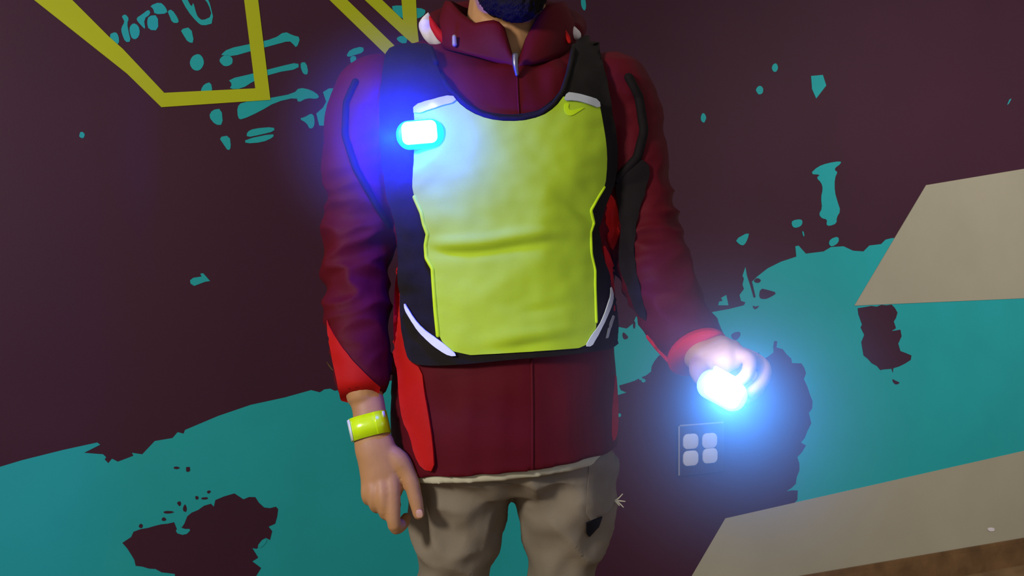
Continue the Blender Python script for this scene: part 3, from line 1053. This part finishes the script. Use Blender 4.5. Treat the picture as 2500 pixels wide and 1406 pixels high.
yel = sheet('yellow_panel', chaikin(YEL, 1), on(vest_bvh, 0.003), 0.0025, 'hivis', vest_o, 8)
yel['label'] = 'fluorescent yellow front panel'
yel_bvh = BVHTree.FromPolygons([v.co.copy() for v in yel.data.vertices], [list(p.vertices) for p in yel.data.polygons])
STRIPS = [([(992, 738), (1000, 752), (1014, 776), (1035, 800), (1062, 820), (1088, 840), (1120, 868), (1101, 869), (1076, 855), (1050, 836), (1025, 808),
            (1004, 776), (993, 756)], 'reflective'),
          ([(1485, 698), (1492, 712), (1492, 735), (1481, 765), (1468, 795), (1452, 825), (1440, 846), (1425, 846), (1440, 818), (1458, 796), (1470, 770),
            (1478, 745), (1486, 720)], 'reflective'),
          ([(1381, 229), (1400, 231), (1430, 238), (1459, 247), (1462, 268), (1430, 255), (1400, 248), (1374, 248)], 'grey_tape'),
          ([(1012, 259), (1060, 245), (1105, 234), (1118, 250), (1070, 262), (1014, 282)], 'grey_tape')]
for poly, mt in STRIPS:
    o = sheet('reflective_strip', chaikin(poly, 1), on(vest_bvh, 0.0062), 0.0025, mt, vest_o, 7)
    o['label'] = 'pale silver reflective strip'
seam_tube('edge_piping', seam_pts([(1013, 482), (1030, 520), (1036, 548), (1045, 572), (1040, 600), (1042, 630), (1057, 656), (1059, 690), (1064, 760), (1070, 818)]), 0.0034,
          'hivis_edge', vest_bvh, vest_o, 0.003)
seam_tube('edge_piping', seam_pts([(1474, 458), (1457, 486), (1442, 514), (1449, 545), (1441, 568), (1443, 620), (1452, 660), (1452, 700), (1455, 785)]), 0.0026,
          'hivis_edge', vest_bvh, vest_o, 0.003)
nb_ = seam_tube('neck_binding', seam_pts([(1052, 118), (1064, 152), (1087, 205), (1110, 231), (1137, 256), (1173, 278), (1215, 289), (1270, 290), (1319, 278), (1351, 255),
                                          (1374, 223), (1387, 182), (1396, 142), (1401, 114)], 3), 0.0042, 'vblack', vest_bvh, vest_o, 0.001)
sheet('vest_logo', chaikin([(1377, 252), (1376, 270), (1382, 282), (1394, 284), (1410, 274), (1428, 262), (1402, 270), (1390, 271), (1385, 264), (1388, 254)], 1),
      on(vest_bvh, 0.0040), 0.0025, 'hivis_edge', vest_o, 6)['label'] = 'lighter yellow curved tick emblem'
for pts in ([(1494, 770), (1498, 772), (1490, 798), (1484, 806), (1486, 790)], [(1483, 800), (1489, 798), (1482, 824), (1477, 826)]):
    sheet('side_mark', pts, on(vest_bvh, 0.0035), 0.002, 'grey_tape', vest_o, 5)['label'] = 'small grey printed mark'


# ------------------------------------------------------------------ lamps
def led_lamp(name, centre, rot, label, shell, lens, sx=1.0, tip=0.0):
    a = math.radians(rot)
    root = empty(name, centre, label, 'light')
    ca, sa = math.cos(a), math.sin(a)

    def xf(p):
        q = Vector((p.x * ca - p.z * sa, p.y, p.x * sa + p.z * ca))
        return q
    b = MB()
    b.rounded_box((0.0345 * sx, 0.010, 0.0205 * sx), 0.0185 * sx, xf, 7)
    b.build('shell', shell, root)
    b = MB()
    b.rounded_box((0.0255 * sx, 0.006, 0.0165 * sx), 0.009 * sx, lambda p: xf(p + Vector((0.0, -0.0085, 0.001))), 6)
    b.build('lens', lens, root)['label'] = 'glowing lens blown out to white'
    return root, xf


h, nr = cast(vest_bvh, 1026, 328)
CLIP = P(1026, 328, h.y - 0.015)
clip, xf = led_lamp('clip_light', CLIP, 5, 'small glowing blue clip light fastened to the edge of the yellow vest', 'clip_shell', 'clip_lens')
b = MB()
b.rounded_box((0.014, 0.003, 0.018), 0.012, lambda p: xf(p + Vector((0.040, 0.008, -0.008))), 5)
b.build('clip', 'clip_blue', clip)['label'] = 'blue rubber strap clip'

TORCH = P(1763, 953, 1.170)
torch, xf2 = led_lamp('hand_lamp', TORCH, -29, 'dazzling white and blue lamp held in the raised hand', 'torch_shell', 'torch_lens', 1.0)
b = MB()
b.rounded_box((0.018, 0.003, 0.0035), 0.003, lambda p: xf2(p + Vector((-0.006, 0.006, 0.022))), 4)
b.build('strap', 'torch_shell', torch)

light('clip_glow', 'SPOT', P(996, 336, h.y - 0.092), 46.0, (0.0, 0.006, 1.0), P(990, 350, h.y + 0.1), spot_size=math.radians(70), spot_blend=0.5,
      shadow_soft_size=0.012)
light('clip_spill', 'POINT', P(1035, 325, h.y - 0.085), 9.0, (0.0, 0.01, 1.0), shadow_soft_size=0.02)
light('clip_front_glow', 'SPOT', P(955, 338, h.y - 0.060), 10.0, (0.0, 0.03, 1.0), (-0.15, 0.0, 1.25), spot_size=math.radians(125), spot_blend=0.6,
      shadow_soft_size=0.012)
light('hand_lamp_glow', 'SPOT', P(1766, 958, 1.150), 34.0, (0.045, 0.29, 1.0), (0.25, 0.0, 0.95), spot_size=math.radians(125), spot_blend=0.5,
      shadow_soft_size=0.015)
light('hand_lamp_back', 'POINT', P(1790, 915, 1.150), 0.45, (0.6, 0.65, 1.0), shadow_soft_size=0.02)


# lens glare round the two lamps, added as balls of scattering volume
def glare_ball(centre, r, density, power, label):
    hz = bpy.data.materials.new('glare')
    hz.use_nodes = True
    nt = hz.node_tree
    nt.nodes.remove(nt.nodes['Principled BSDF'])
    sc = nt.nodes.new('ShaderNodeVolumeScatter')
    sc.inputs['Color'].default_value = (1, 1, 1, 1)
    sc.inputs['Anisotropy'].default_value = 0.0
    tc = nt.nodes.new('ShaderNodeTexCoord')
    mp = nt.nodes.new('ShaderNodeMapping')
    mp.inputs['Scale'].default_value = (1 / r, 1 / r, 1 / r)
    gr = nt.nodes.new('ShaderNodeTexGradient')
    gr.gradient_type = 'SPHERICAL'
    pw = nt.nodes.new('ShaderNodeMath')
    pw.operation = 'POWER'
    pw.inputs[1].default_value = power
    mu = nt.nodes.new('ShaderNodeMath')
    mu.operation = 'MULTIPLY'
    mu.inputs[1].default_value = density
    L = nt.links
    L.new(tc.outputs['Object'], mp.inputs['Vector'])
    L.new(mp.outputs['Vector'], gr.inputs['Vector'])
    L.new(gr.outputs['Fac'], pw.inputs[0])
    L.new(pw.outputs['Value'], mu.inputs[0])
    L.new(mu.outputs['Value'], sc.inputs['Density'])
    L.new(sc.outputs['Volume'], nt.nodes['Material Output'].inputs['Volume'])
    b = MB()
    b.ellipsoid((0, 0, 0), (r, r, r), 32, 20)
    o = b.build('glare', hz, None)
    o.location = centre
    o['kind'] = 'stuff'
    o['label'] = label
    o['category'] = 'glare'


glare_ball(TORCH + Vector((0, -0.02, -0.02)), 0.29, 0.95, 1.9, 'pale blue lens glare, added as a volume, around the lamp in the raised hand')
glare_ball(P(955, 340, h.y - 0.06), 0.19, 0.9, 1.6, 'deep blue lens glare, added as a volume, around the clip light on the vest')

# wristband on the hanging arm
wb = empty('wristband', P(902, 1041, 1.314), 'fluorescent yellow reflective snap wristband on the bare hanging wrist', 'wristband')
WBO = P(902, 1041, 1.314)
ax = (P(908, 1068, 1.310) - P(896, 1014, 1.318)).normalized()
sidev = (P(946, 1034, 1.314) - P(860, 1047, 1.314)).normalized()
sidev = (sidev - ax * sidev.dot(ax)).normalized()
dep = ax.cross(sidev)


def band(r0, r1, a0, a1, hw, thick, n=48):
    vv, ff = [], []
    for i in range(n + 1):
        a = math.radians(a0 + (a1 - a0) * i / n)
        t = i / n
        k = r0 + (r1 - r0) * t
        for e, w in ((0, -hw), (0, hw), (thick, hw), (thick, -hw)):
            c, s = math.cos(a), math.sin(a)
            vv.append(sidev * ((0.0272 * k + e) * math.copysign(abs(c) ** 0.75, c)) + dep * ((0.0218 * k + e) * math.copysign(abs(s) ** 0.75, s)) + ax * w)
    for i in range(n):
        for j in range(4):
            ff.append([i * 4 + j, i * 4 + (j + 1) % 4, i * 4 + 4 + (j + 1) % 4, i * 4 + 4 + j])
    ff.append([0, 1, 2, 3])
    ff.append([n * 4 + j for j in (3, 2, 1, 0)])
    return vv, ff


sgn = -1 if dep.y > 0 else 1
v_, f_ = band(1.0, 1.06, 0, 430, 0.0170, 0.0014, 90)
mesh_obj('band', v_, f_, 'band', wb, True)
v_, f_ = band(1.10, 1.10, 140 * sgn, 215 * sgn, 0.0160, 0.0010, 16)
mesh_obj('band_edge', v_, f_, 'reflective', wb, True)['label'] = 'white gleaming reflective edge'
v_, f_ = band(1.10, 1.10, sgn * 22, sgn * 34, 0.0045, 0.0010, 8)
v_ = [p - ax * 0.011 for p in v_]
mesh_obj('band_edge', v_, f_, 'reflective', wb, True)
